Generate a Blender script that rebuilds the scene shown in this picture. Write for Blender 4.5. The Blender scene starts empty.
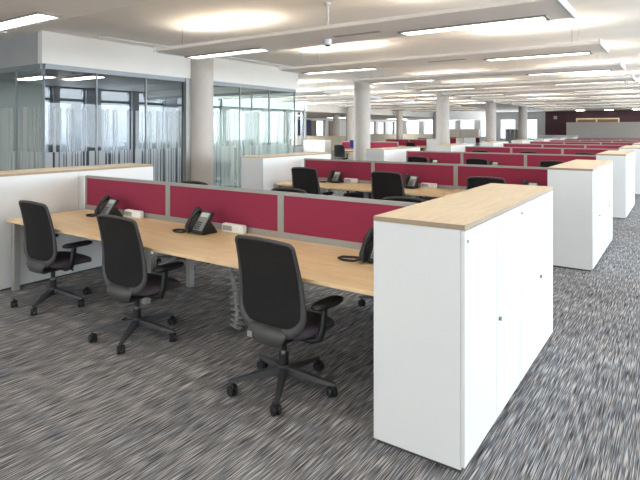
import bpy, bmesh, math, random
from mathutils import Vector, Matrix
random.seed(7)
R = math.radians
sc = bpy.context.scene
COL = sc.collection

# ------------------------------------------------------------------ materials
def new_mat(name):
    m = bpy.data.materials.new(name); m.use_nodes = True
    nt = m.node_tree; nt.nodes.clear()
    out = nt.nodes.new('ShaderNodeOutputMaterial')
    return m, nt, out

def lin(c):
    return tuple(((x/255)/12.92 if x/255 <= .04045 else ((x/255+.055)/1.055)**2.4) for x in c) + (1,)

def coords(nt, scale=(1,1,1), kind='Object', rot=(0,0,0)):
    tc = nt.nodes.new('ShaderNodeTexCoord'); mp = nt.nodes.new('ShaderNodeMapping')
    mp.inputs['Scale'].default_value = scale; mp.inputs['Rotation'].default_value = rot
    nt.links.new(tc.outputs[kind], mp.inputs['Vector'])
    return mp.outputs['Vector']

def ramp(nt, fac, stops, interp='LINEAR'):
    r = nt.nodes.new('ShaderNodeValToRGB'); r.color_ramp.interpolation = interp
    el = r.color_ramp.elements
    while len(el) < len(stops): el.new(.5)
    for e, (p, c) in zip(el, stops): e.position = p; e.color = c
    nt.links.new(fac, r.inputs['Fac'])
    return r.outputs['Color']

def noise(nt, vec, scale, detail=3, rough=.5):
    n = nt.nodes.new('ShaderNodeTexNoise'); n.inputs['Scale'].default_value = scale
    n.inputs['Detail'].default_value = detail; n.inputs['Roughness'].default_value = rough
    nt.links.new(vec, n.inputs['Vector'])
    return n.outputs['Fac']

def mixc(nt, fac, a, b, mode='MIX'):
    m = nt.nodes.new('ShaderNodeMix'); m.data_type = 'RGBA'; m.blend_type = mode
    for s, v in ((m.inputs[0], fac), (m.inputs[6], a), (m.inputs[7], b)):
        if hasattr(v, 'is_output'): nt.links.new(v, s)
        else: s.default_value = v
    return m.outputs[2]

def math_n(nt, op, a, b=None):
    m = nt.nodes.new('ShaderNodeMath'); m.operation = op
    for s, v in ((m.inputs[0], a), (m.inputs[1], b)):
        if v is None: continue
        if hasattr(v, 'is_output'): nt.links.new(v, s)
        else: s.default_value = v
    return m.outputs[0]

def plain(name, rgb, rough=.5, metal=0., var=.04, scale=30., stretch=(1,1,1), bump=0.):
    m, nt, out = new_mat(name)
    p = nt.nodes.new('ShaderNodeBsdfPrincipled')
    v = coords(nt, stretch); n = noise(nt, v, scale)
    c = lin(rgb); d = tuple(x*(1-var) for x in c[:3])+(1,); l = tuple(min(1, x*(1+var)) for x in c[:3])+(1,)
    nt.links.new(ramp(nt, n, [(.3, d), (.7, l)]), p.inputs['Base Color'])
    p.inputs['Roughness'].default_value = rough; p.inputs['Metallic'].default_value = metal
    if bump:
        b = nt.nodes.new('ShaderNodeBump'); b.inputs['Strength'].default_value = bump; b.inputs['Distance'].default_value = .002
        nt.links.new(n, b.inputs['Height']); nt.links.new(b.outputs['Normal'], p.inputs['Normal'])
    nt.links.new(p.outputs['BSDF'], out.inputs['Surface'])
    return m

def wood(name, light, dark, rough, along='x'):
    m, nt, out = new_mat(name)
    p = nt.nodes.new('ShaderNodeBsdfPrincipled')
    st = (.8, 9, 9) if along == 'x' else (9, .8, 9)
    n1 = noise(nt, coords(nt, st), 4.5, 5, .6)
    st2 = (2, 45, 45) if along == 'x' else (45, 2, 45)
    n2 = noise(nt, coords(nt, st2), 5, 3, .6)
    c1 = ramp(nt, n1, [(.3, lin(dark)), (.68, lin(light))])
    c2 = ramp(nt, n2, [(.3, (.86, .86, .86, 1)), (.7, (1, 1, 1, 1))])
    nt.links.new(mixc(nt, .8, c1, c2, 'MULTIPLY'), p.inputs['Base Color'])
    p.inputs['Roughness'].default_value = rough
    nt.links.new(p.outputs['BSDF'], out.inputs['Surface'])
    return m

def carpet_mat():
    m, nt, out = new_mat('streaked_carpet')
    p = nt.nodes.new('ShaderNodeBsdfPrincipled')
    tc = nt.nodes.new('ShaderNodeTexCoord')
    sep = nt.nodes.new('ShaderNodeSeparateXYZ'); nt.links.new(tc.outputs['Object'], sep.inputs[0])
    # one random number for every half-metre carpet tile
    fx = math_n(nt, 'FLOOR', math_n(nt, 'MULTIPLY', sep.outputs[0], 2.)); fy = math_n(nt, 'FLOOR', math_n(nt, 'MULTIPLY', sep.outputs[1], 2.))
    cb = nt.nodes.new('ShaderNodeCombineXYZ'); nt.links.new(fx, cb.inputs[0]); nt.links.new(fy, cb.inputs[1])
    wn = nt.nodes.new('ShaderNodeTexWhiteNoise'); wn.noise_dimensions = '2D'; nt.links.new(cb.outputs[0], wn.inputs['Vector'])
    # streaks: shift the noise in every tile so the streaks break at tile joints
    off = nt.nodes.new('ShaderNodeVectorMath'); off.operation = 'SCALE'; nt.links.new(wn.outputs['Color'], off.inputs[0]); off.inputs['Scale'].default_value = 0.
    add = nt.nodes.new('ShaderNodeVectorMath'); add.operation = 'ADD'
    nt.links.new(tc.outputs['Object'], add.inputs[0]); nt.links.new(off.outputs[0], add.inputs[1])
    def streak(sx, sy, scale, det):
        mp = nt.nodes.new('ShaderNodeMapping'); mp.inputs['Scale'].default_value = (sx, sy, 1)
        nt.links.new(add.outputs[0], mp.inputs['Vector'])
        return noise(nt, mp.outputs['Vector'], scale, det, .55)
    s1 = streak(215, 5.2, 1, 1); s2 = streak(75, 2.6, 1, 2); s3 = streak(210, 6, 1, 0); hue = streak(60, 5, 1, 1)
    base = ramp(nt, s1, [(.33, lin((66, 65, 66))), (.47, lin((112, 112, 114))), (.55, lin((132, 132, 133))), (.67, lin((196, 195, 193)))])
    wide = ramp(nt, s2, [(.3, (.74, .74, .75, 1)), (.7, (1.0, 1.0, 1.0, 1))])
    c = mixc(nt, 1., base, wide, 'MULTIPLY')
    tint = ramp(nt, hue, [(.34, (.90, .96, 1.06, 1)), (.5, (1, 1, 1, 1)), (.66, (1.10, .99, .90, 1))])
    c = mixc(nt, .8, c, tint, 'MULTIPLY')
    pale = ramp(nt, s3, [(.63, (0, 0, 0, 1)), (.72, (.6, .6, .6, 1))])
    c = mixc(nt, pale, c, lin((205, 200, 195)))
    tile = ramp(nt, wn.outputs['Value'], [(0., (.88, .88, .89, 1)), (1., (1.06, 1.05, 1.04, 1))])
    c = mixc(nt, 1., c, tile, 'MULTIPLY')
    nt.links.new(c, p.inputs['Base Color']); p.inputs['Roughness'].default_value = .95
    p.inputs['Specular IOR Level'].default_value = .12
    nt.links.new(p.outputs['BSDF'], out.inputs['Surface'])
    return m

def glass_mat(name, tint, refl=.06, film=None):
    """thin glazing; film = bar-code stripes of frosted film (axis, low z, mid z, high z)"""
    m, nt, out = new_mat(name)
    tr = nt.nodes.new('ShaderNodeBsdfTransparent'); tr.inputs['Color'].default_value = tint
    gl = nt.nodes.new('ShaderNodeBsdfGlossy'); gl.inputs['Roughness'].default_value = .02
    lw = nt.nodes.new('ShaderNodeLayerWeight'); lw.inputs['Blend'].default_value = .5
    f5 = math_n(nt, 'ADD', math_n(nt, 'MULTIPLY', math_n(nt, 'POWER', lw.outputs['Facing'], 5.), .55), .022)
    mx = nt.nodes.new('ShaderNodeMixShader')
    nt.links.new(f5, mx.inputs[0]); nt.links.new(tr.outputs[0], mx.inputs[1]); nt.links.new(gl.outputs[0], mx.inputs[2])
    res = mx.outputs[0]
    if film:
        axis, zlo, zmid, zhi, colr, dens = film
        tc = nt.nodes.new('ShaderNodeTexCoord'); sep = nt.nodes.new('ShaderNodeSeparateXYZ'); nt.links.new(tc.outputs['Object'], sep.inputs[0])
        a = sep.outputs[axis]; z = sep.outputs[2]
        def bars(freq, thr):
            wn = nt.nodes.new('ShaderNodeTexWhiteNoise'); wn.noise_dimensions = '1D'
            nt.links.new(math_n(nt, 'FLOOR', math_n(nt, 'MULTIPLY', a, freq)), wn.inputs['W'])
            return math_n(nt, 'GREATER_THAN', wn.outputs['Value'], thr)
        up = math_n(nt, 'MULTIPLY', bars(46., .66), math_n(nt, 'MULTIPLY', math_n(nt, 'GREATER_THAN', z, zmid), math_n(nt, 'LESS_THAN', z, zhi)))
        lo = math_n(nt, 'MULTIPLY', bars(52., .40), math_n(nt, 'MULTIPLY', math_n(nt, 'GREATER_THAN', z, zlo), math_n(nt, 'LESS_THAN', z, zmid)))
        both = math_n(nt, 'MULTIPLY', math_n(nt, 'ADD', up, lo), dens)
        df = nt.nodes.new('ShaderNodeBsdfDiffuse'); df.inputs['Color'].default_value = colr
        tl = nt.nodes.new('ShaderNodeBsdfTranslucent'); tl.inputs['Color'].default_value = colr
        m1 = nt.nodes.new('ShaderNodeMixShader'); m1.inputs[0].default_value = .5
        nt.links.new(df.outputs[0], m1.inputs[1]); nt.links.new(tl.outputs[0], m1.inputs[2])
        m2 = nt.nodes.new('ShaderNodeMixShader'); nt.links.new(both, m2.inputs[0]); nt.links.new(res, m2.inputs[1]); nt.links.new(m1.outputs[0], m2.inputs[2])
        res = m2.outputs[0]
    nt.links.new(res, out.inputs['Surface'])
    return m

def emit_mat(name, rgb, strength):
    m, nt, out = new_mat(name)
    e = nt.nodes.new('ShaderNodeEmission'); e.inputs['Color'].default_value = lin(rgb); e.inputs['Strength'].default_value = strength
    nt.links.new(e.outputs[0], out.inputs['Surface'])
    return m

def mesh_fabric_mat():
    m, nt, out = new_mat('black_mesh_fabric')
    p = nt.nodes.new('ShaderNodeBsdfPrincipled'); p.inputs['Base Color'].default_value = lin((30, 28, 28)); p.inputs['Roughness'].default_value = .75
    p.inputs['Specular IOR Level'].default_value = .25
    tr = nt.nodes.new('ShaderNodeBsdfTransparent')
    n = noise(nt, coords(nt, (1, 1, 1)), 900, 1)
    f = ramp(nt, n, [(.40, (.16, .16, .16, 1)), (.60, (0.02, 0.02, 0.02, 1))])
    mx = nt.nodes.new('ShaderNodeMixShader'); nt.links.new(f, mx.inputs[0]); nt.links.new(p.outputs[0], mx.inputs[1]); nt.links.new(tr.outputs[0], mx.inputs[2])
    nt.links.new(mx.outputs[0], out.inputs['Surface'])
    return m

M = {
 'laminate': plain('white_laminate', (210, 212, 212), .42, 0, .01, 3),
 'laminate_grey': plain('pale_grey_laminate', (206, 205, 198), .5, 0, .015, 3),
 'cream': plain('cream_board', (230, 222, 206), .55, 0, .03, 4),
 'taupe': plain('taupe_board', (178, 170, 160), .6, 0, .03, 4),
 'maple': wood('maple_desk', (234, 206, 162), (216, 184, 138), .38, 'x'),
 'pale_wood': wood('pale_wood_top', (228, 208, 176), (212, 189, 154), .45, 'y'),
 'edge_dark': plain('worktop_edge', (150, 132, 108), .5, 0, .05, 20),
 'silver': plain('silver_anodised', (152, 151, 147), .42, .35, .03, 40),
 'steel': plain('painted_steel_grey', (140, 144, 147), .45, .2, .03, 20),
 'crimson': plain('crimson_fabric', (136, 37, 65), .9, 0, .10, 500, (1, 1, 1), .3),
 'black': plain('black_plastic', (28, 28, 29), .45, 0, .05, 60),
 'dark_grey': plain('charcoal_plastic', (62, 61, 60), .5, 0, .05, 60),
 'base_grey': plain('chair_base_plastic', (58, 59, 62), .42, 0, .05, 40),
 'seat': plain('dark_plum_fabric', (82, 74, 82), .95, 0, .18, 400, (1, 1, 1), .3),
 'mesh': mesh_fabric_mat(),
 'rubber': plain('black_rubber', (22, 22, 23), .6, 0, .05, 50),
 'chrome': plain('chrome', (205, 205, 208), .18, 1., .01, 20),
 'key_grey': plain('phone_keys_grey', (128, 130, 130), .5, 0, .12, 160),
 'lcd': plain('phone_display', (196, 202, 196), .25, 0, .02, 30),
 'socket_white': plain('socket_white', (238, 238, 234), .4, 0, .01, 20),
 'socket_grey': plain('socket_grey', (160, 160, 157), .5, 0, .12, 120),
 'paint': plain('pillar_paint', (190, 183, 176), .75, 0, .025, 6),
 'wall': plain('off_white_wall', (228, 223, 216), .8, 0, .015, 3),
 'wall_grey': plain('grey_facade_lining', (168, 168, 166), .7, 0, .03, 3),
 'pier': plain('dark_grey_pier', (138, 142, 148), .6, 0, .04, 4),
 'ceiling': plain('ceiling_plaster', (244, 236, 226), .9, 0, .03, 1.2, (.25, 2.5, 1)),
 'raft': plain('raft_white_metal', (236, 229, 221), .55, 0, .015, 3),
 'louvre': plain('lamp_surround_grey', (140, 136, 131), .6, .0, .02, 10),
 'slot': plain('raft_dark_slot', (168, 160, 152), .8, 0, .03, 10),
 'maroon': plain('dark_maroon_paint', (62, 30, 38), .6, 0, .06, 3),
 'navy': plain('navy_paint', (44, 58, 96), .7, 0, .05, 3),
 'brown': plain('brown_door_wood', (116, 84, 66), .55, 0, .12, 5, (8, 8, 1)),
 'frame': plain('window_frame_grey', (120, 124, 128), .5, .2, .03, 20),
 'glass_clear': glass_mat('clear_glazing', (.95, .97, .98, 1)),
 'glass_dark': glass_mat('grey_partition_glass', (.57, .585, .60, 1), film=(1, .02, 1.24, 1.93, (.70, .73, .76, 1), .62)),  # grey tint puts the shade of the room behind into the glass
 'glass_green': glass_mat('green_partition_glass', (.88, .91, .89, 1), film=(1, .02, 1.24, 1.98, (.72, .80, .79, 1), .36)),
 'glass_end': glass_mat('end_partition_glass', (.88, .92, .91, 1), film=(0, .02, 1.24, 1.95, (.70, .72, .70, 1), .5)),
 'lamp': emit_mat('lamp_diffuser', (255, 252, 244), 5.5),
 'room_lamp': emit_mat('room_lamp_diffuser', (255, 250, 240), 14.),
 'downlight': emit_mat('downlight_disc', (255, 248, 235), 14.),
 'screen_blue': emit_mat('blue_monitor_screen', (60, 90, 170), .25),
 'carpet': carpet_mat(),
 'paper': plain('white_card', (225, 226, 226), .6, 0, .01, 10),
 'plant': plain('dark_leaf', (48, 62, 44), .6, 0, .2, 20),
}

# ------------------------------------------------------------------ mesh builder
class MB:
    def __init__(self): self.v = []; self.f = []; self.s = []
    def add(self, vs, fs, smooth=False, mat=None):
        o = len(self.v)
        self.v += [tuple(mat @ Vector(p)) if mat else tuple(p) for p in vs]
        self.f += [tuple(i+o for i in f) for f in fs]; self.s += [smooth]*len(fs)
        return self
    def box(self, x0, x1, y0, y1, z0, z1, bev=0., seg=2, mat=None):
        bm = bmesh.new(); bmesh.ops.create_cube(bm, size=1)
        bmesh.ops.scale(bm, vec=(x1-x0, y1-y0, z1-z0), verts=bm.verts)
        bmesh.ops.translate(bm, vec=((x0+x1)/2, (y0+y1)/2, (z0+z1)/2), verts=bm.verts)
        if bev: bmesh.ops.bevel(bm, geom=bm.edges[:], offset=bev, segments=seg, profile=.5, affect='EDGES')
        bm.verts.index_update()
        self.add([v.co[:] for v in bm.verts], [[v.index for v in f.verts] for f in bm.faces], False, mat)
        bm.free(); return self
    def tube(self, pts, rad, n=10, mat=None, flat=1., up=None):
        """swept tube; rad is one number or one per point; flat squashes the second axis"""
        pts = [Vector(p) for p in pts]; k = len(pts)
        rs = rad if isinstance(rad, (list, tuple)) else [rad]*k
        vs = []; fs = []; ref = None
        for i, p in enumerate(pts):
            t = (pts[min(i+1, k-1)] - pts[max(i-1, 0)]).normalized()
            if ref is None:
                ref = Vector(up) if up else (Vector((0, 0, 1)) if abs(t.z) < .9 else Vector((1, 0, 0)))
            a = (ref - t*ref.dot(t)).normalized(); b = t.cross(a); ref = a
            for j in range(n):
                w = 2*math.pi*j/n
                vs.append(p + a*math.cos(w)*rs[i]*flat + b*math.sin(w)*rs[i])
        for i in range(k-1):
            for j in range(n):
                j2 = (j+1) % n
                fs.append((i*n+j, i*n+j2, (i+1)*n+j2, (i+1)*n+j))
        self.add(vs, fs, True, mat)
        self.add([vs[j] for j in range(n)], [tuple(reversed(range(n)))], False, mat)
        self.add([vs[(k-1)*n+j] for j in range(n)], [tuple(range(n))], False, mat)
        return self
    def loft(self, rings, smooth=True, mat=None, cap=True):
        n = len(rings[0]); vs = [p for r in rings for p in r]; fs = []
        for i in range(len(rings)-1):
            for j in range(n):
                j2 = (j+1) % n
                fs.append((i*n+j, i*n+j2, (i+1)*n+j2, (i+1)*n+j))
        if cap: fs += [tuple(reversed(range(n))), tuple(range((len(rings)-1)*n, len(rings)*n))]
        return self.add(vs, fs, smooth, mat)
    def cyl(self, x, y, z0, z1, r0, r1=None, n=20, mat=None):
        r1 = r0 if r1 is None else r1
        ring = lambda r, z: [(x+r*math.cos(2*math.pi*j/n), y+r*math.sin(2*math.pi*j/n), z) for j in range(n)]
        a, b = ring(r0, z0), ring(r1, z1)
        self.add(a+b, [(j, (j+1) % n, n+(j+1) % n, n+j) for j in range(n)], True, mat)
        self.add(a, [tuple(reversed(range(n)))], False, mat); self.add(b, [tuple(range(n))], False, mat)
        return self
    def prism(self, prof, axis, a, b, mat=None):
        """outline (2-D, counter-clockwise) pushed from a to b along axis"""
        def pt(p, t):
            return {'x': (t, p[0], p[1]), 'y': (p[0], t, p[1]), 'z': (p[0], p[1], t)}[axis]
        n = len(prof)
        vs = [pt(p, a) for p in prof]+[pt(p, b) for p in prof]
        fs = [(j, (j+1) % n, n+(j+1) % n, n+j) for j in range(n)]+[tuple(reversed(range(n))), tuple(range(n, 2*n))]
        return self.add(vs, fs, False, mat)
    def build(self, name, mat, parent=None):
        me = bpy.data.meshes.new(name); me.from_pydata(self.v, [], self.f)
        me.polygons.foreach_set('use_smooth', self.s)
        bm = bmesh.new(); bm.from_mesh(me); bmesh.ops.recalc_face_normals(bm, faces=bm.faces); bm.to_mesh(me); bm.free()
        me.materials.append(mat); me.update()
        o = bpy.data.objects.new(name, me); COL.objects.link(o)
        if parent: o.parent = parent
        return o

def tag(o, label=None, cat=None, group=None, kind=None):
    if label: o['label'] = label
    if cat: o['category'] = cat
    if group: o['group'] = group
    if kind: o['kind'] = kind
    return o
def empty(name, label, cat, loc=(0, 0, 0), rz=0., group=None):
    o = bpy.data.objects.new(name, None); COL.objects.link(o)
    o.empty_display_size = .1; o.location = loc; o.rotation_euler = (0, 0, rz)
    return tag(o, label, cat, group)
def copy_tree(o, parent=None):
    c = o.copy(); COL.objects.link(c)
    if parent: c.parent = parent
    for ch in list(o.children): copy_tree(ch, c)
    return c
def struct(name, mb, mat, parent=None):
    o = mb.build(name, mat, parent)
    if parent is None: tag(o, kind='structure')
    return o
def bx(*a, **k): return MB().box(*a, **k)

class Kit:
    """first call moves the prototype itself, later calls copy it"""
    def __init__(self, make): self.make = make; self.proto = None
    def put(self, loc, rz, label, group=None):
        if self.proto is None: self.proto = o = self.make()
        else: o = copy_tree(self.proto)
        o.location = loc; o.rotation_euler = (0, 0, rz); o['label'] = label
        if group: o['group'] = group
        elif 'group' in o: del o['group']
        return o

# ------------------------------------------------------------------ the plan (metres)
CEIL = 3.09
AX0, AX1 = -1.298, -.824          # storage at the aisle end of every row
Y0, PITCH, UNIT = 2.372, 4.205, 1.0035
DX0, DX1 = -5.47, -1.305         # desks
DW = (DX1-DX0)/3
LX0, LX1 = -6.00, -5.525          # storage at the left end of every row
HC = 1.15
ORD = ['front', 'second', 'third', 'fourth', 'fifth', 'sixth', 'seventh', 'eighth', 'ninth']
XG = -8.0                         # glass partition
XF = -14.0                        # left facade
YE = 46.0                         # end wall
XR = 5.5                          # right facade

# ------------------------------------------------------------------ room shell
struct('floor', bx(-22.3, XR+.3, -5.3, YE+.3, -.1, 0), M['carpet'])
struct('ceiling', bx(XF-.01, XR+.3, -5.3, YE+.3, CEIL, CEIL+.15), M['ceiling'])
tag(bx(-22.3, XF-.26, 18.7, YE+.3, 2.42, 2.56).build('ceiling_annex', M['ceiling']), kind='structure')
tag(bx(XF-.25, XF, 19.3, YE, 2.42, CEIL).build('trim_1', M['wall']), kind='structure')
tag(bx(-22.3, XF-.26, 18.7, 19., 0, 2.42).build('wall_annex', M['wall']), kind='structure')

# glazing: every window is a frame with its own pane
wn = [0]
def window(axis, c, a0, a1, z0, z1, transom=None, depth=.1):
    """axis 'x': a window in a wall of constant X = c, spanning Y a0..a1; axis 'y' the other way"""
    wn[0] += 1
    mb = MB(); t = .045
    def b(p0, p1, q0, q1, d=depth):
        if axis == 'x': mb.box(c-d/2, c+d/2, p0, p1, q0, q1)
        else: mb.box(p0, p1, c-d/2, c+d/2, q0, q1)
    b(a0, a0+t, z0, z1); b(a1-t, a1, z0, z1); b(a0, a1, z0, z0+t); b(a0, a1, z1-t, z1)
    if transom: b(a0, a1, transom-.04, transom+.04)
    o = struct('window_%d' % wn[0], mb, M['frame'])
    pm = MB()
    for q0, q1 in ([(z0, transom), (transom, z1)] if transom else [(z0, z1)]):
        if axis == 'x': pm.box(c-.006, c+.006, a0+t*.6, a1-t*.6, q0+.02, q1-.02)
        else: pm.box(a0+t*.6, a1-t*.6, c-.006, c+.006, q0+.02, q1-.02)
    pm.build('window_pane', M['glass_clear'], o)
    return o

def glazed_wall(name, axis, c, t0, t1, spans, zs, zh, ztop, mat, thick=.25, transom=None):
    """wall with openings; spans = list of (a0, a1) openings"""
    mb = MB()
    def b(p0, p1, q0, q1):
        if p1-p0 < 1e-4 or q1-q0 < 1e-4: return
        if axis == 'x': mb.box(min(c, c+thick), max(c, c+thick), p0, p1, q0, q1)
        else: mb.box(p0, p1, min(c, c+thick), max(c, c+thick), q0, q1)
    b(t0, t1, 0, zs); b(t0, t1, zh, ztop)
    prev = t0
    for a0, a1 in spans: b(prev, a0, zs, zh); prev = a1
    b(prev, t1, zs, zh)
    o = struct(name, mb, mat)
    for a0, a1 in spans: window(axis, c+thick*.6, a0, a1, zs, zh, transom)
    return o

# left facade: plain to Y 7.3, windows with dark piers beyond
struct('wall_left', bx(XF-.25, XF, -5, 7.35, 0, CEIL), M['wall_grey'])
sp = [(7.40, 7.68), (7.86, 8.64), (9.10, 10.16), (10.40, 11.42), (11.9, 12.95), (13.2, 14.05)]
glazed_wall('wall_left_glazed', 'x', XF, 7.35, 14.05, sp, .85, 2.78, CEIL, M['pier'], -.25, 2.42)
# beyond it a run of windows under a continuous strip of glass
sp = [(14.42, 15.22), (15.62, 16.42), (16.82, 17.82), (18.22, 19.2)]
mb = MB(); mb.box(XF-.25, XF, 14.05, 19.3, 0, .85); mb.box(XF-.25, XF, 14.05, 19.3, 2.95, CEIL)
pr = 14.05
for a0, a1 in sp+[(19.3, 19.3)]:
    mb.box(XF-.25, XF, pr, a0, .85, 2.42); pr = a1
struct('wall_left_strip', mb, M['wall_grey'])
for a0, a1 in sp: window('x', XF-.12, a0, a1, .85, 2.42)
window('x', XF-.12, 14.05, 19.3, 2.42, 2.95)

# end wall: windows on the left part, dark maroon on the right part
XM = -9.25
sp = []; x = -21.6
while x < XM-1.2:
    sp.append((x, x+1.25)); x += 1.75
glazed_wall('wall_end_glazed', 'y', YE, -22, XM, sp, .8, 2.5, CEIL, M['wall_grey'], .25)
struct('wall_end', bx(XM, XR, YE, YE+.25, 0, CEIL), M['maroon'])
# annex side wall with painted bays and doors
glazed_wall('wall_annex_left', 'x', -22., 19., YE, [(31.6, 32.8), (39.4, 40.7), (41.2, 42.5), (43., 44.3)], .8, 2.3, 2.42, M['wall'], -.25)
tag(bx(-22, -21.93, 27., 30.8, 0, 2.3).build('wall_panel', M['navy']), 'dark blue painted wall panel in the far left annex', 'panel')
for i, (a, b) in enumerate([(30.85, 31.5), (33.2, 34.6)]):
    d = struct('door_%d' % (i+1), bx(-22, -21.94, a, b, 0, 2.25), M['brown'])
    MB().tube([(-21.9, b-.1, .95), (-21.9, b-.1, 1.15)], .015).build('door_handle', M['chrome'], d)

# right facade (daylight side)
sp = []; y = -4.6
while y < 45: sp.append((y, min(y+2.6, 45.8))); y += 2.95
glazed_wall('wall_right', 'x', XR, -5, YE, sp, .7, 2.85, CEIL, M['wall'], .25)

# unseen back facade behind the camera; its windows are added for fill light
sp = []; x = -13.4
while x < 4.5: sp.append((x, min(x+2.4, XR-.2))); x += 2.75
glazed_wall('wall_back', 'y', -5., XF-.25, XR+.25, sp, .7, 2.85, CEIL, M['wall'], -.25)

# ------------------------------------------------------------------ glass meeting rooms
ZH = 2.60
yA, yP, yB = 4.21, 7.08, 10.67
struct('trim_2', bx(XG-.12, XG, yA, yB, ZH, CEIL), M['wall'])
struct('trim_3', bx(XF, XG-.121, yA, yA+.12, ZH, CEIL), M['wall_grey'])
struct('trim_4', bx(XF, XG-.121, yB-.12, yB, ZH, CEIL), M['wall'])
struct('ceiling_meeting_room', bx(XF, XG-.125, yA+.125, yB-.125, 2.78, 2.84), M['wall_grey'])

def partition(label, panels, mat, axis, c):
    t = empty('glass_partition', label, 'glass partition', (0, 0, 0))
    a0, a1 = panels[0], panels[-1]
    def b(mb, p0, p1, q0, q1, d):
        if axis == 'x': mb.box(c-d/2, c+d/2, p0, p1, q0, q1)
        else: mb.box(p0, p1, c-d/2, c+d/2, q0, q1)
    mb = MB(); b(mb, a0, a1, ZH-.075, ZH, .1); mb.build('top_rail', M['steel'], t)
    mb = MB(); b(mb, a0, a1, 0, .07, .06); mb.build('bottom_rail', M['steel'], t)
    for p0, p1 in zip(panels, panels[1:]):
        mb = MB(); b(mb, p0+.008, p1-.008, .07, ZH-.075, .012); mb.build('glass_pane', mat, t)
    for p in panels:
        mb = MB(); w = .011
        b(mb, max(a0, p-w), min(a1, p+w), .07, ZH-.075, .03); mb.build('joint_strip', M['steel'], t)
    return t
partition('grey glass office front with white barcode stripes, left of the nearest round pillar', [yA+.06, 5.15, 6.13, yP-.06], M['glass_dark'], 'x', XG-.06)
partition('pale green glass office front with frosted stripes, right of the nearest round pillar', [yP+.5, 8.61, 9.61, yB-.06], M['glass_green'], 'x', XG-.06)
partition('grey striped glass side of the meeting room, at the far left of the photo', [XF+.02, -12.4, -11., -9.9, -8.9, XG-.07], M['glass_end'], 'y', yA+.06)
partition('glass end of the green meeting room, seen through its striped front', [XF+.02, -12.5, -11., -9.5, XG-.07], M['glass_end'], 'y', yB-.06)
struct('trim_5', bx(XG-.12, XG+.01, yP-.06, yP+.06, 0, ZH), M['silver'])
struct('trim_6', bx(XG-.12, XG+.003, yP+.061, yP+.5, 0, ZH), M['wall'])
for i, (x, y) in enumerate([(-11., 6.7), (-11.9, 6.1)]):
    t = empty('ceiling_light', ['white rectangular ceiling lamp in the grey glass office, right of its neighbour', 'white rectangular ceiling lamp in the grey glass office, nearer its left end'][i], 'lamp', (x, y, 2.735))
    bx(-.65, .65, -.17, .17, 0, .045).build('lamp_housing', M['raft'], t)
    bx(-.6, .6, -.13, .13, -.008, -.001).build('diffuser', M['room_lamp'], t)
for i, (x, y) in enumerate([(-18., 23.), (-18.4, 29.), (-17.2, 35.), (-17.6, 41.)]):
    t = empty('ceiling_light', 'white square ceiling lamp in the far left annex, %s from the camera' % ['nearest', 'second', 'third', 'farthest'][i], 'lamp', (x, y, 2.37))
    bx(-.6, .6, -.6, .6, 0, .0495).build('lamp_housing', M['raft'], t)
    bx(-.55, .55, -.55, .55, -.006, -.0005).build('diffuser', M['lamp'], t)
# visitor chair inside the green room
def make_visitor():
    t = empty('visitor_chair', 'grey visitor chair behind the green striped glass near the round pillar', 'chair')
    bx(-.24, .24, -.22, .24, .43, .48, .015).build('seat', M['pier'], t)
    bx(-.23, .23, -.28, -.24, .52, .86, .015).build('backrest', M['pier'], t)
    for s in (-1, 1):
        MB().tube([(s*.25, .24, 0), (s*.25, .22, .42), (s*.25, -.24, .44), (s*.25, -.26, .84)], .012).build('leg', M['chrome'], t)
        MB().tube([(s*.25, -.26, 0), (s*.25, -.18, .43)], .012).build('leg', M['chrome'], t)
    return t
v = make_visitor(); v.location = (-8.55, 8.36, 0); v.rotation_euler = (0, 0, R(200))

# ------------------------------------------------------------------ pillars
def pillar(x, y, r, z, label):
    t = empty('pillar', label, 'pillar', (x, y, 0))
    MB().cyl(0, 0, .0, z, r, n=48).build('shaft', M['paint'], t)
    MB().cyl(0, 0, .001, .09, r+.012, n=48).build('base_ring', M['wall_grey'], t)
for y, l in zip((7.40, 13.9, 20.45, 26.95, 33.45), (
        'round grey pillar set in the glass wall, nearest to the camera', 'round grey pillar behind the second row, in the middle of the photo',
        'third round grey pillar from the camera, left of two thinner looking ones', 'fourth round grey pillar from the camera, along the left ends of rows',
        'farthest round grey pillar of the main line, before the bright end windows')):
    pillar(XG, y, .255, CEIL-.002, l)
for y, l in zip((22.5, 28.1, 33.6), ('slim pale pillar just left of the middle round pillar', 'slim pale pillar between the far windows, right of the middle round pillar', 'slim pale pillar just left of the third round pillar')):
    pillar(-13.65, y, .19, CEIL-.002, l)
pillar(-16., 24.9, .17, 2.418, 'white pillar in the far annex beside the brown doors')

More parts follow.
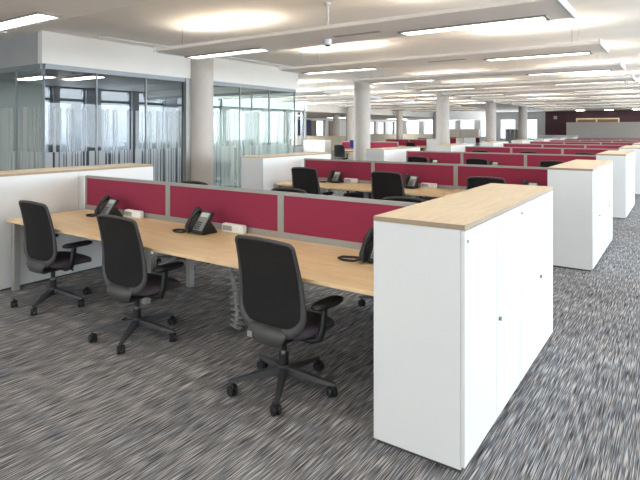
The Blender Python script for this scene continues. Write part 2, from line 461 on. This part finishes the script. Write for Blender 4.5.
# ------------------------------------------------------------------ ceiling rafts with lamps
def raft(y, x0, x1, lamps, label, group, wires=True):
    """y = lamp axis. Hanging metal raft, lamps in its underside, uplight above"""
    z = 2.665
    t = empty('ceiling_raft', label, 'ceiling raft', ((x0+x1)/2, y, z), 0, group)
    w = (x1-x0)/2; cx = (x0+x1)/2
    prof = [(-.64, .012), (-.60, 0), (.19, 0), (.23, .012), (.23, .05), (.19, .042), (-.60, .042), (-.64, .05)]
    MB().prism(prof, 'x', -w, w).build('panel', M['raft'], t)
    for s in (-1, 1):
        bx(s*w-.012, s*w+.012, -.65, .24, -.004, .07).build('end_cap', M['laminate'], t)
    for a, b in lamps:
        h = MB()
        h.box(a-cx-.03, b-cx+.03, -.112, -.100, -.019, -.0005).box(a-cx-.03, b-cx+.03, .100, .112, -.019, -.0005)
        h.box(a-cx-.03, a-cx, -.0999, .0999, -.019, -.0005).box(b-cx, b-cx+.03, -.0999, .0999, -.019, -.0005)
        h = h.build('lamp_surround', M['louvre'], t)
        bx(a-cx+.001, b-cx-.001, -.0995, .0995, -.004, -.0008).build('diffuser', M['lamp'], h)
        bx(a-cx-.02, b-cx+.02, -.07, .07, .043, .085).build('uplight_tray', M['raft'], t)
        L = bpy.data.lights.new('uplight', 'AREA'); L.shape = 'RECTANGLE'; L.size = b-a; L.size_y = .10
        L.energy = UP_E; L.color = (1, .95, .87); L.spread = R(172)
        lo = bpy.data.objects.new('uplight', L); COL.objects.link(lo); lo.parent = t
        lo.location = ((a+b)/2-cx, 0, .10); lo.rotation_euler = (math.pi, 0, 0)
    if wires:
        for xx in (-w+.35, w-.35):
            for yy in (-.45, .13):
                MB().tube([(xx, yy, .04), (xx, yy, CEIL-z)], .003, 6).build('suspension_wire', M['steel'], t)
    bx(.12, .72, -.28, -.2, -.003, -.0003).build('slot', M['slot'], t)
    return t
UP_E = 5.
for k in range(11):
    y = [2.62, 5.37, 8.12, 10.74][k] if k < 4 else 10.74+2.66*(k-3)
    raft(y, -6.18 if k == 0 else -6.03, -.86, [(-6.12, -4.86), (-2.55, -1.08)] if k == 0 else [(-5.99, -4.57), (-2.55, -1.08)] if k == 1 else [(-5.9, -4.4), (-2.46, -1.06)],
         'white ceiling raft with two lamps, %s from the camera over the main desk rows' % (['nearest', 'second', 'third', 'fourth', 'fifth', 'sixth', 'seventh', 'eighth', 'ninth', 'tenth', 'eleventh', 'twelfth', 'thirteenth', 'fourteenth', 'fifteenth', 'sixteenth'][k]),
         'ceiling rafts over the main desk rows', k < 8)
for y, l in ((-.04, 'white ceiling raft with two lamps right above the camera, outside the photo'), (-2.7, 'white ceiling raft with two lamps behind the camera, outside the photo')):  # unseen rafts, added to brighten the near ceiling and floor
    raft(y, -6.18, -.86, [(-5.99, -4.57), (-2.55, -1.08)], l, None)
    raft(y, -.2, 5.1, [(.0, 1.45), (3.4, 4.85)], l.replace('outside', 'on its right, outside'), None)
for k in range(4, 11):
    y = 2.71+2.66*k
    raft(y, -13.2, -8.6, [(-12.9, -11.4), (-10.4, -8.9)],
         'white ceiling raft with two lamps, %s from the camera over the left desks' % (['nearest', 'second', 'third', 'fourth', 'fifth', 'sixth', 'seventh', 'eighth', 'ninth', 'tenth', 'eleventh', 'twelfth'][k-4]),
         'ceiling rafts over the left desks', k < 7)
# sensor on a conduit through the second raft
t = empty('ceiling_sensor', 'white round sensor under a thin conduit at the second raft', 'sensor', (-3.46, 5.20, 2.66))
MB().cyl(0, 0, -.07, -.004, .045, .05, 24).build('sensor_body', M['laminate'], t)
MB().cyl(0, 0, -.088, -.07, .022, .034, 20).build('sensor_lens', M['dark_grey'], t)
MB().tube([(0, 0, .055), (0, 0, CEIL-2.66)], .016, 10).build('conduit', M['laminate'], t)
MB().cyl(0, 0, CEIL-2.69, CEIL-2.661, .04, n=16).build('conduit_cap', M['laminate'], t)
tag(MB().tube([(-7.62, 4.9, CEIL-.03), (-7.62, 5.05, CEIL-.016), (-7.62, 7., CEIL-.016), (-7.62, 10.2, CEIL-.016)], .014).build('ceiling_conduit', M['laminate']), 'thin white conduit along the ceiling beside the glass office bulkhead', 'conduit')
for i, x in enumerate((-6.4, -4.5, -2.7)):
    t = empty('downlight', ['leftmost round downlight before the dark maroon end wall', 'middle round downlight before the dark maroon end wall', 'rightmost round downlight before the dark maroon end wall'][i], 'lamp', (x, 44.3, CEIL-.03))
    MB().cyl(0, 0, 0, .029, .34, n=24).build('trim_ring', M['laminate'], t)
    MB().cyl(0, 0, -.012, -.001, .30, n=24).build('lamp_disc', M['downlight'], t)

# ------------------------------------------------------------------ furniture kits
def make_cabinet_pair_unit():
    """1 m wide two-door storage cabinet, doors on +X, base at its -X -Y corner"""
    t = empty('storage_cabinet', 'x', 'cabinet')
    D = AX1-AX0; H = HC-.026; W = UNIT-.004
    bx(.012, D-.02, .012, W-.012, 0, .05).build('plinth', M['dark_grey'], t)
    bx(0, D-.02, 0, W, .018, H).build('carcass', M['laminate'], t)
    for i in (0, 1):
        a = i*W/2+.003; b = (i+1)*W/2-.003
        d = bx(D-.0195, D, a, b, .03, H-.004, .002, 1).build('door', M['laminate'], t)
        if i == 1:
            MB().tube([(D, a+.05, .56), (D+.014, a+.05, .56)], .011, 12).build('lock', M['steel'], d)
        else:
            MB().tube([(D, a+.035, 1.07), (D+.006, a+.035, 1.07)], .008, 12).build('hinge_cap', M['steel'], d)
    return t
KC = Kit(make_cabinet_pair_unit)
def make_top():
    t = empty('cabinet_top', 'x', 'worktop')
    D = AX1-AX0
    bx(0, D, 0, 2*UNIT-.004, 0, .0255, .0015, 1).build('board', M['pale_wood'], t)
    MB().box(-.0012, 0, 0, 2*UNIT-.004, .001, .0245).box(D, D+.0012, 0, 2*UNIT-.004, .001, .0245)\
        .box(0, D, -.0012, 0, .001, .0245).build('edge_band', M['edge_dark'], t)
    return t
KT = Kit(make_top)

ZD = .708
DD = .835
def make_desk(which):
    """which 0 left, 1 middle, 2 right; sitter on -Y; origin on the floor at the left front corner"""
    t = empty('desk', 'x', 'desk')
    bx(.001, DW-.001, 0, DD, ZD-.025, ZD, .002, 1).build('tabletop', M['maple'], t)
    bx(.06, DW-.06, .30, .36, ZD-.075, ZD-.0255).build('beam', M['steel'], t)
    def leg(x, y): bx(x-.03, x+.03, y-.03, y+.03, 0, ZD-.0255, .004, 1).build('leg', M['silver'], t)
    if which in (0, 3):
        leg(.034, .07)
        bx(.02, .05, .101, DD-.002, ZD-.065, ZD-.0255).build('end_beam', M['steel'], t)
    if which in (2, 5):
        leg(DW-.034, .07)
        bx(DW-.05, DW-.02, .101, DD-.002, ZD-.065, ZD-.0255).build('end_beam', M['steel'], t)
    if which in (1, 4, 5): leg(.032, DD-.28)
    return t
KD = [Kit(lambda w=w: make_desk(w)) for w in range(6)]

def make_screen():
    """crimson desk screen, origin at its left end on the desk"""
    t = empty('desk_screen', 'x', 'screen')
    H = 1.077-ZD; th = .019
    f = MB()
    f.box(0, .032, -th, th, 0, H).box(DW-.032, DW, -th, th, 0, H)
    f.box(.032, DW-.032, -th, th, H-.022, H).box(.032, DW-.032, -th, th, 0, .05)
    f.box(0, DW, -th+.006, th-.006, H, H+.006)
    f.build('frame', M['silver'], t)
    bx(.033, DW-.033, -th+.004, th-.004, .051, H-.023).build('fabric_panel', M['crimson'], t)
    return t
KS = Kit(make_screen)

def make_chair():
    """task chair facing +Y"""
    t = empty('office_chair', 'x', 'chair')
    # seat cushion
    def se(a, b, cx, cy, z, n=32, e=3.2):
        r = []
        for j in range(n):
            w = 2*math.pi*j/n; c, s = math.cos(w), math.sin(w)
            r.append((cx+a*math.copysign(abs(c)**(2/e), c), cy+b*math.copysign(abs(s)**(2/e), s), z))
        return r
    rings = [se(.19, .18, 0, .09, .360), se(.222, .20, 0, .09, .364), se(.238, .214, 0, .09, .378), se(.238, .214, 0, .09, .398), se(.226, .202, 0, .09, .414), se(.18, .17, 0, .09, .421)]
    rings = [[(x, y, z-.03*max(0, (y-.17)/.12)**2) for x, y, z in r] for r in rings]
    MB().loft(rings).build('seat', M['seat'], t)
    # backrest: curved surface (u across, v up)
    def width(v): return .268-.034*v if v > .2 else .2612*(1-.10*((.2-v)/.2)**2)
    def surf(u, v, off=0.):
        z = .388+.546*v+.018*v*v*(1-u*u)
        y = -.118-.03*v-.037*v*v+.02*math.sin(v*math.pi) - .028*(1-u*u)
        return (u*width(v), y+off, z)
    n = 14; k = 18
    # outline of the frame with rounded corners
    path = []
    def corner(cu, cv, ru, rv, a0, a1, m=6):
        for i in range(m+1):
            a = R(a0+(a1-a0)*i/m); path.append((cu+ru*math.cos(a), cv+rv*math.sin(a)))
    corner(.83, .955, .14, .045, 0, 90); corner(-.83, .955, .14, .045, 90, 180)
    corner(-.50, .27, .47, .24, 180, 270); corner(.50, .27, .47, .24, 270, 360)
    dense = []
    m = len(path)
    for i in range(m):
        a, b = path[i], path[(i+1) % m]
        L = math.hypot((b[0]-a[0])*.23, (b[1]-a[1])*.5); q = max(1, int(L/.04))
        for j in range(q): dense.append((a[0]+(b[0]-a[0])*j/q, a[1]+(b[1]-a[1])*j/q))
    # the frame is a ring of small rounded sections
    rings = []
    m = len(dense)
    for i in range(m):
        u, v = dense[i]
        p = Vector(surf(u, v)); pa = Vector(surf(*dense[i-1])); pb = Vector(surf(*dense[(i+1) % m]))
        tdir = (pb-pa).normalized(); nrm = Vector((0, 1, 0)); nrm = (nrm-tdir*nrm.dot(tdir)).normalized(); side = tdir.cross(nrm)
        wd = .011+.010*max(0, min(1, (.8-v)/.5))+.012*max(0, (.2-v)/.2); dp = .011+.006*max(0, (.5-v)/.5)
        rings.append([tuple(p+side*wd*math.cos(w)+nrm*dp*math.sin(w)) for w in [2*math.pi*j/10 for j in range(10)]])
    rings.append(rings[0])
    fr = MB().loft(rings, cap=False).build('back_frame', M['dark_grey'], t)
    # mesh panel, two skins inside the frame
    vs = []; fs = []
    for off in (.004, -.004):
        o = len(vs)
        ctr = (0, .5)
        ringsn = 8
        for r_ in range(ringsn+1):
            for u, v in dense:
                s_ = r_/ringsn
                vs.append(surf(ctr[0]+(u-ctr[0])*s_, ctr[1]+(v-ctr[1])*s_, off))
        for r_ in range(ringsn):
            for j in range(m):
                j2 = (j+1) % m
                fs.append((o+r_*m+j, o+r_*m+j2, o+(r_+1)*m+j2, o+(r_+1)*m+j))
    MB().add(vs, fs, True).build('mesh_panel', M['mesh'], fr)
    # lower shell that carries the back under the seat
    sec = [(0, 0, 0, 0), (-.146, .430, .120, .010), (-.164, .405, .160, .014), (-.172, .37, .145, .018), (-.162, .335, .120, .018), (-.12, .318, .10, .016), (-.03, .325, .08, .014)]
    rings = []
    for i, (y, z, w, th) in enumerate(sec):
        a = sec[max(1, i-1)]; b = sec[min(len(sec)-1, i+1)]
        d = Vector((0, b[0]-a[0], b[1]-a[1])).normalized(); nr = Vector((0, -d.z, d.y))
        ring = []
        for j in range(16):
            q = 2*math.pi*j/16; c, s = math.cos(q), math.sin(q)
            cx = w*math.copysign(abs(c)**.6, c)
            ring.append((cx, y+.02*(cx/.2)**2+nr.y*th*s, z+nr.z*th*s))
        if i: rings.append(ring)
    MB().loft(rings).build('back_shell', M['dark_grey'], t)
    # arms
    for s in (-1, 1):
        a = MB()
        a.tube([(s*.08, .0, .345), (s*.22, .0, .345), (s*.272, .01, .365), (s*.287, .02, .43), (s*.287, .035, .55)], [.018, .019, .021, .020, .018], 10, None, 1.35, (0, 1, 0))
        arm = a.build('arm_rest', M['black'], t)
        rr = [[(s*.283+x*.046, .07+y*.135, z) for x, y, z in [(math.copysign(abs(math.cos(w))**.7, math.cos(w))*q, math.copysign(abs(math.sin(w))**.6, math.sin(w))*q, zz) for w in [2*math.pi*j/24 for j in range(24)]]] for q, zz in ((.86, .545), (1, .553), (1, .570), (.88, .578))]
        MB().loft(rr).build('arm_pad', M['black'], arm)
    # mechanism and levers
    mb = bx(-.085, .085, -.12, .13, .308, .366, .012)
    mb.tube([(.08, .05, .335), (.20, .06, .328), (.225, .06, .325)], .008, 8)
    mb.tube([(-.08, .05, .335), (-.19, .05, .328)], .008, 8)
    mb.build('mechanism', M['black'], t)
    g = MB().cyl(0, 0, .10, .22, .029, n=20).cyl(0, 0, .22, .315, .019, n=20).build('gas_lift', M['black'], t)
    MB().cyl(0, 0, .219, .24, .0215, n=20).build('lift_collar', M['chrome'], g)
    base = MB().cyl(0, 0, .085, .15, .043, .036, 20)
    Rb = .318
    cas = MB()
    spots = []
    for q in range(5):
        a = R(-56+72*q); d = Vector((math.cos(a), math.sin(a), 0)); s = Vector((-d.y, d.x, 0))
        rings = []
        for rr, hw, zb, zt in ((.025, .026, .092, .140), (.12, .023, .090, .128), (.24, .018, .080, .104), (Rb+.006, .014, .074, .090), (Rb+.02, .009, .075, .087)):
            c = d*rr
            rings.append([tuple(c+s*hw+Vector((0, 0, zb))), tuple(c+s*hw*.8+Vector((0, 0, zt))), tuple(c-s*hw*.8+Vector((0, 0, zt))), tuple(c-s*hw+Vector((0, 0, zb)))])
        base.loft(rings, False)
        spots.append((d*Rb, a))
    bo = base.build('base', M['base_grey'], t)
    for q, (p, a) in enumerate(spots):
        b2 = a+R([30, -50, 100, 20, -70][q]); d = Vector((math.cos(b2), math.sin(b2), 0)); s = Vector((-d.y, d.x, 0))
        c = MB(); ctr = p - d*.012 + Vector((0, 0, .031))
        for e in (-1, 1):
            c.tube([ctr+s*e*.006, ctr+s*e*.010, ctr+s*e*.022, ctr+s*e*.026], [.029, .031, .031, .026], 18)
        c.tube([p+Vector((0, 0, .03)), p+Vector((0, 0, .08))], .008, 8)
        c.tube([ctr+d*.012+Vector((0, 0, .02)), ctr+Vector((0, 0, .034)), ctr-d*.025+Vector((0, 0, .022))], .012, 8)
        c.build('caster', M['rubber'], bo)
    return t
KCH = Kit(make_chair)

def make_phone():
    """desk phone, user on -Y"""
    t = empty('desk_phone', 'x', 'telephone')
    tilt = Matrix.Translation((0, -.075, .012)) @ Matrix.Rotation(R(54), 4, 'X')
    body = MB().box(-.10, .10, 0, .205, -.012, .018, .006, 2, tilt).build('body', M['black'], t)
    bx(-.025, .092, .02, .185, .0182, .021, .001, 1, tilt).build('keypad', M['key_grey'], body)
    bx(-.012, .08, .145, .185, .0212, .0235, 0, 1, tilt).build('display', M['lcd'], body)
    kb = MB()
    for i in range(3):
        for j in range(4):
            kb.box(-.012+i*.022, .004+i*.022, .03+j*.019, .042+j*.019, .0212, .0245, 0, 1, tilt)
    kb.build('keys', M['dark_grey'], body)
    MB().prism([(-.04, .0), (.10, .0), (.10, .012), (.035, .10), (.01, .10)], 'x', -.075, .075).build('stand', M['black'], t)
    h = MB(); pts = [(-.068, .0, .030), (-.068, .03, .052), (-.068, .10, .062), (-.068, .17, .052), (-.068, .205, .030)]
    h.tube(pts, [.024, .023, .016, .023, .025], 12, tilt)
    h.tube([(-.068, .008, .012), (-.068, .008, .034)], [.024, .022], 14, tilt).tube([(-.068, .195, .012), (-.068, .195, .034)], [.025, .022], 14, tilt)
    h.build('handset', M['black'], t)
    c = MB()
    p = [(-.09, -.065, .02), (-.14, -.105, .008), (-.21, -.125, .008), (-.265, -.10, .008), (-.265, -.05, .008), (-.20, -.02, .008), (-.09, .02, .008)]
    q = []
    for i in range(len(p)-1):
        for j in range(4): q.append(tuple(p[i][k]+(p[i+1][k]-p[i][k])*j/4 for k in range(3)))
    c.tube(q, .008, 8); c.build('cord', M['black'], t)
    return t
KP = Kit(make_phone)

def make_module():
    t = empty('power_module', 'x', 'socket box')
    bx(-.125, .125, -.028, .028, 0, .075, .014, 3).build('case', M['socket_white'], t)
    bx(-.105, .0, -.031, -.0285, .018, .06).build('socket_plate', M['socket_grey'], t)
    for i in range(2):
        bx(.015+i*.04, .045+i*.04, -.031, -.0285, .02, .055).build('data_outlet', M['socket_white'], t)
    bx(.1, .118, -.0295, -.0282, .01, .065).build('end_trim', M['socket_white'], t)
    return t
KM = Kit(make_module)

# ------------------------------------------------------------------ main desk rows
NROW = 9
side_word = ['left', 'middle', 'right']
front_spots = [(-4.75, 2.60, 0), (-3.45, 2.545, 0), (-2.02, 2.55, -3)]
lab0 = ['black mesh task chair at the left desk, beside the white side cabinets', 'black mesh task chair at the middle desk of the front row', 'black mesh task chair nearest the camera, beside the white end cabinets']
SKIP = set()
for k in range(NROW):
    yo = Y0+PITCH*k; ym = yo+UNIT; o = ORD[k]
    for i in ((0, 1) if k < 6 else ()):       # beyond the sixth row they lie outside the frame
        KC.put((AX0, yo+i*UNIT+.002, 0), 0, 'white two-door cabinet, %s half of the pair at the aisle end of the %s row' % (('near', 'far')[i], o), 'aisle end cabinets')
    if k < 6: KT.put((AX0, yo+.002, HC-.0255), 0, 'pale wood top on the white cabinets at aisle end of %s row' % o, 'aisle end cabinet tops')
    yl = yo-.06; sx = 0. if k == 0 else -.07
    for i in (0, 1):
        # turned about: doors face away from the desks
        KC.put((LX1+sx, yl+(i+1)*UNIT-.002, 0), math.pi, 'white cabinet, %s half of the pair closing the left end of the %s row' % (('near', 'far')[i], o), 'left end cabinets')
    KT.put((LX1+sx, yl+2*UNIT-.002, HC-.0255), math.pi, 'pale wood top on the white cabinets at left end of %s row' % o, 'left end cabinet tops')
    yf = ym-.01-DD
    for j in range(3):
        KD[j].put((DX0+sx+j*DW, yf, 0), 0, 'maple desk, %s of three on the near side of the %s row' % (side_word[j], o), 'desks on the near side of the rows')
        if k < 3: KD[5-j].put((DX0+sx+(j+1)*DW, ym+.01+DD, 0), math.pi, 'maple desk, %s of three behind the screens of the %s row' % (side_word[j], o), 'desks on the far side of the rows')
        KS.put((DX0+sx+j*DW, ym, ZD+.0003), 0, 'crimson fabric desk screen in silver frame, %s of three in the %s row' % (side_word[j], o), 'crimson desk screens')
        x, y, a = front_spots[j]
        if k == 0: lb = lab0[j]
        else:
            lb = 'black mesh task chair at the %s desk on the near side of %s row' % (side_word[j], o)
            if k == 1: x, y, a = [(-4.86, 2.60, 2), (-3.40, 2.55, 0), (-2.03, 2.55, 4)][j]
            else: x += random.uniform(-.06, .06); a += random.uniform(-7, 7); y += random.uniform(-.06, .0)
        if k < 4:
            c_ = KCH.put((x, y+PITCH*k, 0), R(a), lb, 'task chairs at the desk rows')
            c_.scale = (1, 1, 1.05 if k else 1)
        xb = [-4.82, -3.43, -2.08][j]
        if k < 2:
          c_ = KCH.put((xb+(0 if k == 0 else random.uniform(-.05, .05)), 2*ym-y-PITCH*k+(.02 if k == 0 else 0), 0), math.pi+R(0 if k == 0 else random.uniform(-10, 10)),
                'black mesh task chair behind the screens at the %s desk of %s row' % (side_word[j], o), 'task chairs at the desk rows')
          c_.scale = (1, 1, 1.04 if k else 1.012)
        if k < 3:
            KP.put([(-4.76, ym-.19), (-3.37, ym-.24), (-1.66, ym-.26)][j]+(ZD+.0005,), R(-4), 'black desk phone with coiled cord on the %s near desk of %s row' % (side_word[j], o), 'desk phones')
            if j < 2: KM.put([(-4.53, ym-.07), (-3.16, ym-.07), (-1.45, ym-.07)][j]+(ZD+.0005,), 0, 'white power socket box against the %s screen of the %s row' % (side_word[j], o), 'desk socket boxes')
# care tag on the nearest chair
for ob in list(COL.objects):
    if ob.type == 'EMPTY' and ob.get('label') == lab0[2]:
        bx(-.125, -.085, -.192, -.187, .352, .387, 0).build('care_tag', M['silver'], ob)

# cable riser under the front desks
t = empty('cable_riser', 'grey articulated cable riser hanging under the front desk beside nearest chair', 'cable tidy', (-2.91, 3.05, 0))
for i in range(13):
    z = .03+i*.048; a = 8*math.sin(i*.5)
    mt = Matrix.Translation((.035*math.sin(i*.55), .01*math.cos(i), z)) @ Matrix.Rotation(R(14*math.cos(i*.55)), 4, 'Y')
    MB().box(-.052, .052, -.02, .02, 0, .012, .003, 1, mt).box(-.012, .012, -.012, .012, .012, .042, 0, 1, mt).build('link', M['silver'], t)
bx(-.06, .06, -.06, .06, 0, .028, .004, 1).build('foot', M['dark_grey'], t)
bx(-.02, .06, -.03, .03, .65, ZD-.026).build('clip', M['dark_grey'], t)

# ------------------------------------------------------------------ left bank and far background
LB = [(19.0, -12.55, 2), (24.9, -13.4, 2), (29.1, -13.4, 2), (33.3, -13.4, 2)]
for r_, (yo, x0, n) in enumerate(LB):
    o = ORD[r_]
    for j in range(n):
        KS.put((x0+j*DW, yo+1., ZD+.0003), 0, 'crimson desk screen, number %s from the left in the %s far left row' % (['one', 'two', 'three'][j], o), 'crimson screens of the far left rows')
        KD[(0, 2)[j]].put((x0+j*DW, yo+.99-DD, 0), 0, 'maple desk, number %s from the left in the %s far left row' % (['one', 'two', 'three'][j], o), 'desks of the far left rows')
        if (r_, j) in ((0, 0), (0, 1), (1, 1), (2, 0), (3, 0)): KCH.put((x0+(j+.45)*DW, yo-.06, 0), R(random.uniform(-15, 15)), 'black task chair, number %s from the left in the %s far left row' % (['one', 'two', 'three'][j], o), 'chairs of the far left rows')
    if r_:
        xe = x0+n*DW+.02
        KC.put((xe, yo, 0), 0, 'white cabinet, near half of the pair at right end of %s far left row' % o, 'cabinets of the far left rows')
        KC.put((xe, yo+UNIT, 0), 0, 'white cabinet, far half of the pair at right end of %s far left row' % o, 'cabinets of the far left rows')
        KT.put((xe, yo, HC-.0255), 0, 'pale wood top on the cabinets at right end of %s far left row' % o, 'cabinet tops of the far left rows')
def sideboard(x0, x1, y, d, h, label, mat, bays, topmat):
    t = empty('sideboard', label, 'sideboard', (x0, y, 0))
    w = x1-x0
    bx(0, w, 0, d, .02, h-.03).build('carcass', mat, t)
    bx(.02, w-.02, .02, d-.02, 0, .02).build('plinth', M['dark_grey'], t)
    bx(-.005, w+.005, -.01, d+.005, h-.0295, h).build('top', topmat, t)
    for i in range(bays):
        f = bx(w*i/bays+.004, w*(i+1)/bays-.004, -.012, -.0005, .04, h-.04).build('door', mat, t)
        bx(w*(i+.85)/bays, w*(i+.85)/bays+.03, -.022, -.0125, h*.72, h*.72+.09).build('handle', M['steel'], f)
    return t
sideboard(-13.75, -12.62, 18.75, .45, HC, 'white sideboard with pale wood top closing the nearest far left row', M['laminate_grey'], 2, M['pale_wood'])
sideboard(-18.6, -14.35, 24.2, .45, 1.25, 'long cream sideboard in the annex before the blue panel and brown doors', M['cream'], 5, M['pale_wood'])
sideboard(-20.6, -14.2, 36., .45, 1.28, 'long cream sideboard under the bright windows beyond the middle pillar', M['cream'], 7, M['pale_wood'])
def cupboard(x0, x1, y, d, h, label, shelves=False):
    t = empty('tall_cupboard' if not shelves else 'shelf_unit', label, 'cupboard' if not shelves else 'shelf', (x0, y, 0))
    w = x1-x0
    if not shelves:
        bx(0, w, 0, d, .02, h).build('carcass', M['cream'], t)
        for i in (0, 1):
            f = bx(w*i/2+.004, w*(i+1)/2-.004, -.014, -.0005, .06, h-.02).build('door', M['cream'], t)
            bx(w/2+(-.06 if i == 0 else .04), w/2+(-.04 if i == 0 else .06), -.024, -.0145, .9, 1.1).build('handle', M['steel'], f)
        bx(.02, w-.02, .02, d-.02, 0, .02).build('plinth', M['dark_grey'], t)
    else:
        mb = MB()
        for i in range(4): mb.box(w*i/3-.012 if i else 0, w*i/3+.012 if i else .02, 0, d, 0, h)
        mb.build('upright_panel', M['laminate_grey'], t)
        for i in range(5): bx(.021, w-.001, .0, d-.02, .05+i*(h-.09)/4, .075+i*(h-.09)/4).build('shelf', M['laminate_grey'], t)
        bx(0, w+.012, d, d+.012, 0, h).build('back_panel', M['wall'], t)
    return t
cupboard(-15.1, -13.75, 38.6, .45, 1.64, 'tall cream cupboard below the far windows, left one of two')
cupboard(-13.7, -12.35, 38.6, .45, 1.64, 'tall cream cupboard below the far windows, right one of two')
cupboard(-10.05, -9.2, 37.2, .4, 1.64, 'grey open shelf unit before the far window, between two pillars', True)
# plant and monitor in the distance
t = empty('potted_plant', 'small dark potted plant before the window left of the maroon wall', 'plant', (-9.1, 40.2, 0))
MB().cyl(0, 0, 0, .55, .2, .26, 20).build('pot', M['laminate_grey'], t)
mb = MB()
for i in range(60):
    a = random.uniform(0, 6.28); e = random.uniform(.2, 1.4); L = random.uniform(.35, .62)
    d = Vector((math.cos(a)*math.cos(e), math.sin(a)*math.cos(e), math.sin(e))); s = Vector((-math.sin(a), math.cos(a), 0))
    b = Vector((0, 0, .5)); md = b+d*L*.6; tp = b+d*L-Vector((0, 0, .06))
    th = Vector((0, 0, .004))
    mb.add([b, md+s*.05, tp, md-s*.05, b+th, md+s*.05+th, tp+th, md-s*.05+th], [(0, 1, 2, 3), (7, 6, 5, 4), (0, 4, 5, 1), (1, 5, 6, 2), (2, 6, 7, 3), (3, 7, 4, 0)])
mb.build('leaves', M['plant'], t)
t = empty('monitor', 'small monitor with blue screen on the far left desk beside the pillar', 'monitor', (-11.55, 19.45, ZD+.001))
bx(-.10, .10, -.07, .07, 0, .012).build('foot', M['black'], t)
bx(-.02, .02, .0, .02, .012, .16).build('neck', M['black'], t)
p = bx(-.24, .24, -.02, .0, .12, .44, .006).build('housing', M['black'], t)
bx(-.225, .225, -.0235, -.0205, .135, .425).build('screen', M['screen_blue'], p)
# before the maroon wall
t = empty('storage_wall', 'long cream storage wall before the dark maroon end wall', 'storage wall', (-7.0, 42., 0))
bx(0, 8.4, 0, .5, .02, 2.13).build('carcass', M['taupe'], t)
bx(.02, 8.38, .02, .48, 0, .02).build('plinth', M['dark_grey'], t)
for i in range(7):
    bx(i*1.2+.005, (i+1)*1.2-.005, -.014, -.0005, .06, 2.1).build('door', M['taupe'], t)
t = empty('wall_frame', 'pale wooden frame on the maroon wall above the cream storage', 'frame', (-6.95, YE, 0))
mb = MB()
mb.box(0, 3., -.06, 0, 2.40, 2.50).box(0, .1, -.06, 0, 1.9, 2.40).box(2.9, 3., -.06, 0, 1.9, 2.40).box(1.4, 1.5, -.06, 0, 1.9, 2.40)
mb.build('surround', M['pale_wood'], t)
bx(.1, 2.9, -.03, -.001, 1.9, 2.40).build('panel', M['brown'], t)
tag(bx(-8.6, -8.35, YE-.03, YE-.001, 2.45, 2.7, .005).build('wall_notice', M['wall_grey']), 'small pale notice high on the maroon end wall', 'notice')
for i, (x, y) in enumerate([(-8.9, 41.4), (-7.4, 40.6)]):
    sideboard(x, x+1.3, y, .45, 1.2, ['low white sideboard at the left foot of the maroon wall', 'low white sideboard before the left end of the cream storage wall'][i], M['laminate'], 2, M['laminate'])

# ------------------------------------------------------------------ light
def area(name, loc, rot, sx, sy, e, col, spread=180):
    L = bpy.data.lights.new(name, 'AREA'); L.shape = 'RECTANGLE'; L.size = sx; L.size_y = sy; L.energy = e; L.color = col; L.spread = R(spread)
    o = bpy.data.objects.new(name, L); COL.objects.link(o); o.location = loc; o.rotation_euler = rot
    return o
# daylight through the right-hand windows (facing -X), in stretches along the facade
for i in range(5):
    y = 7.+8.6*i
    area('daylight_right', (XR+.5, y, 1.75), (0, R(68), 0), 2.1, 8.6, [540, 480, 430, 390, 350][i], (.84, .92, 1.))
# daylight through the left and end windows
area('daylight_left', (XF-.5, 11.2, 1.8), (0, R(-70), 0), 1.9, 7.5, 240, (.88, .94, 1.))
area('daylight_left', (XF-.5, 16.7, 1.9), (0, R(-70), 0), 2.1, 5.2, 260, (.88, .94, 1.))
area('daylight_back', (-4.3, -5.6, 1.75), (R(72), 0, 0), 18., 2.1, 230, (.93, .96, 1.))  # fill lamp added outside the made-up back windows
area('daylight_end', (-15.6, YE+.6, 1.7), (R(-90), 0, 0), 12.5, 1.7, 500, (.9, .95, 1.))

w = bpy.data.worlds.new('hazy_sky'); sc.world = w; w.use_nodes = True
nt = w.node_tree; nt.nodes.clear()
out = nt.nodes.new('ShaderNodeOutputWorld'); bg = nt.nodes.new('ShaderNodeBackground')
tc = nt.nodes.new('ShaderNodeTexCoord'); sp_ = nt.nodes.new('ShaderNodeSeparateXYZ'); nt.links.new(tc.outputs['Generated'], sp_.inputs[0])
c = ramp(nt, math_n(nt, 'ADD', math_n(nt, 'MULTIPLY', sp_.outputs[2], .5), .5),
         [(.40, lin((150, 160, 166))), (.478, lin((178, 190, 200))), (.497, lin((205, 218, 228))), (.515, lin((238, 244, 248))), (.60, lin((246, 250, 253)))])
nt.links.new(c, bg.inputs['Color']); bg.inputs['Strength'].default_value = .95
nt.links.new(bg.outputs[0], out.inputs['Surface'])

# ------------------------------------------------------------------ camera
cam = bpy.data.cameras.new('camera'); co = bpy.data.objects.new('camera', cam); COL.objects.link(co)
cam.sensor_width = 36; cam.lens = 527.92*36/640; cam.shift_y = -(240-129.78)/640
cam.clip_start = .05; cam.clip_end = 300
co.location = (0, 0, 1.5884); co.rotation_euler = (R(90), 0, .6017)
sc.camera = co
vs_ = sc.view_settings
sc.display_settings.display_device = 'sRGB'
vs_.view_transform = 'Standard'; vs_.look = 'None'; vs_.exposure = 1.2; vs_.gamma = 1.; vs_.use_curve_mapping = False
sc.cycles.transparent_max_bounces = 24
sc.cycles.max_bounces = 10; sc.cycles.diffuse_bounces = 5
sc.cycles.use_denoising = True
sc.cycles.sample_clamp_indirect = 6.
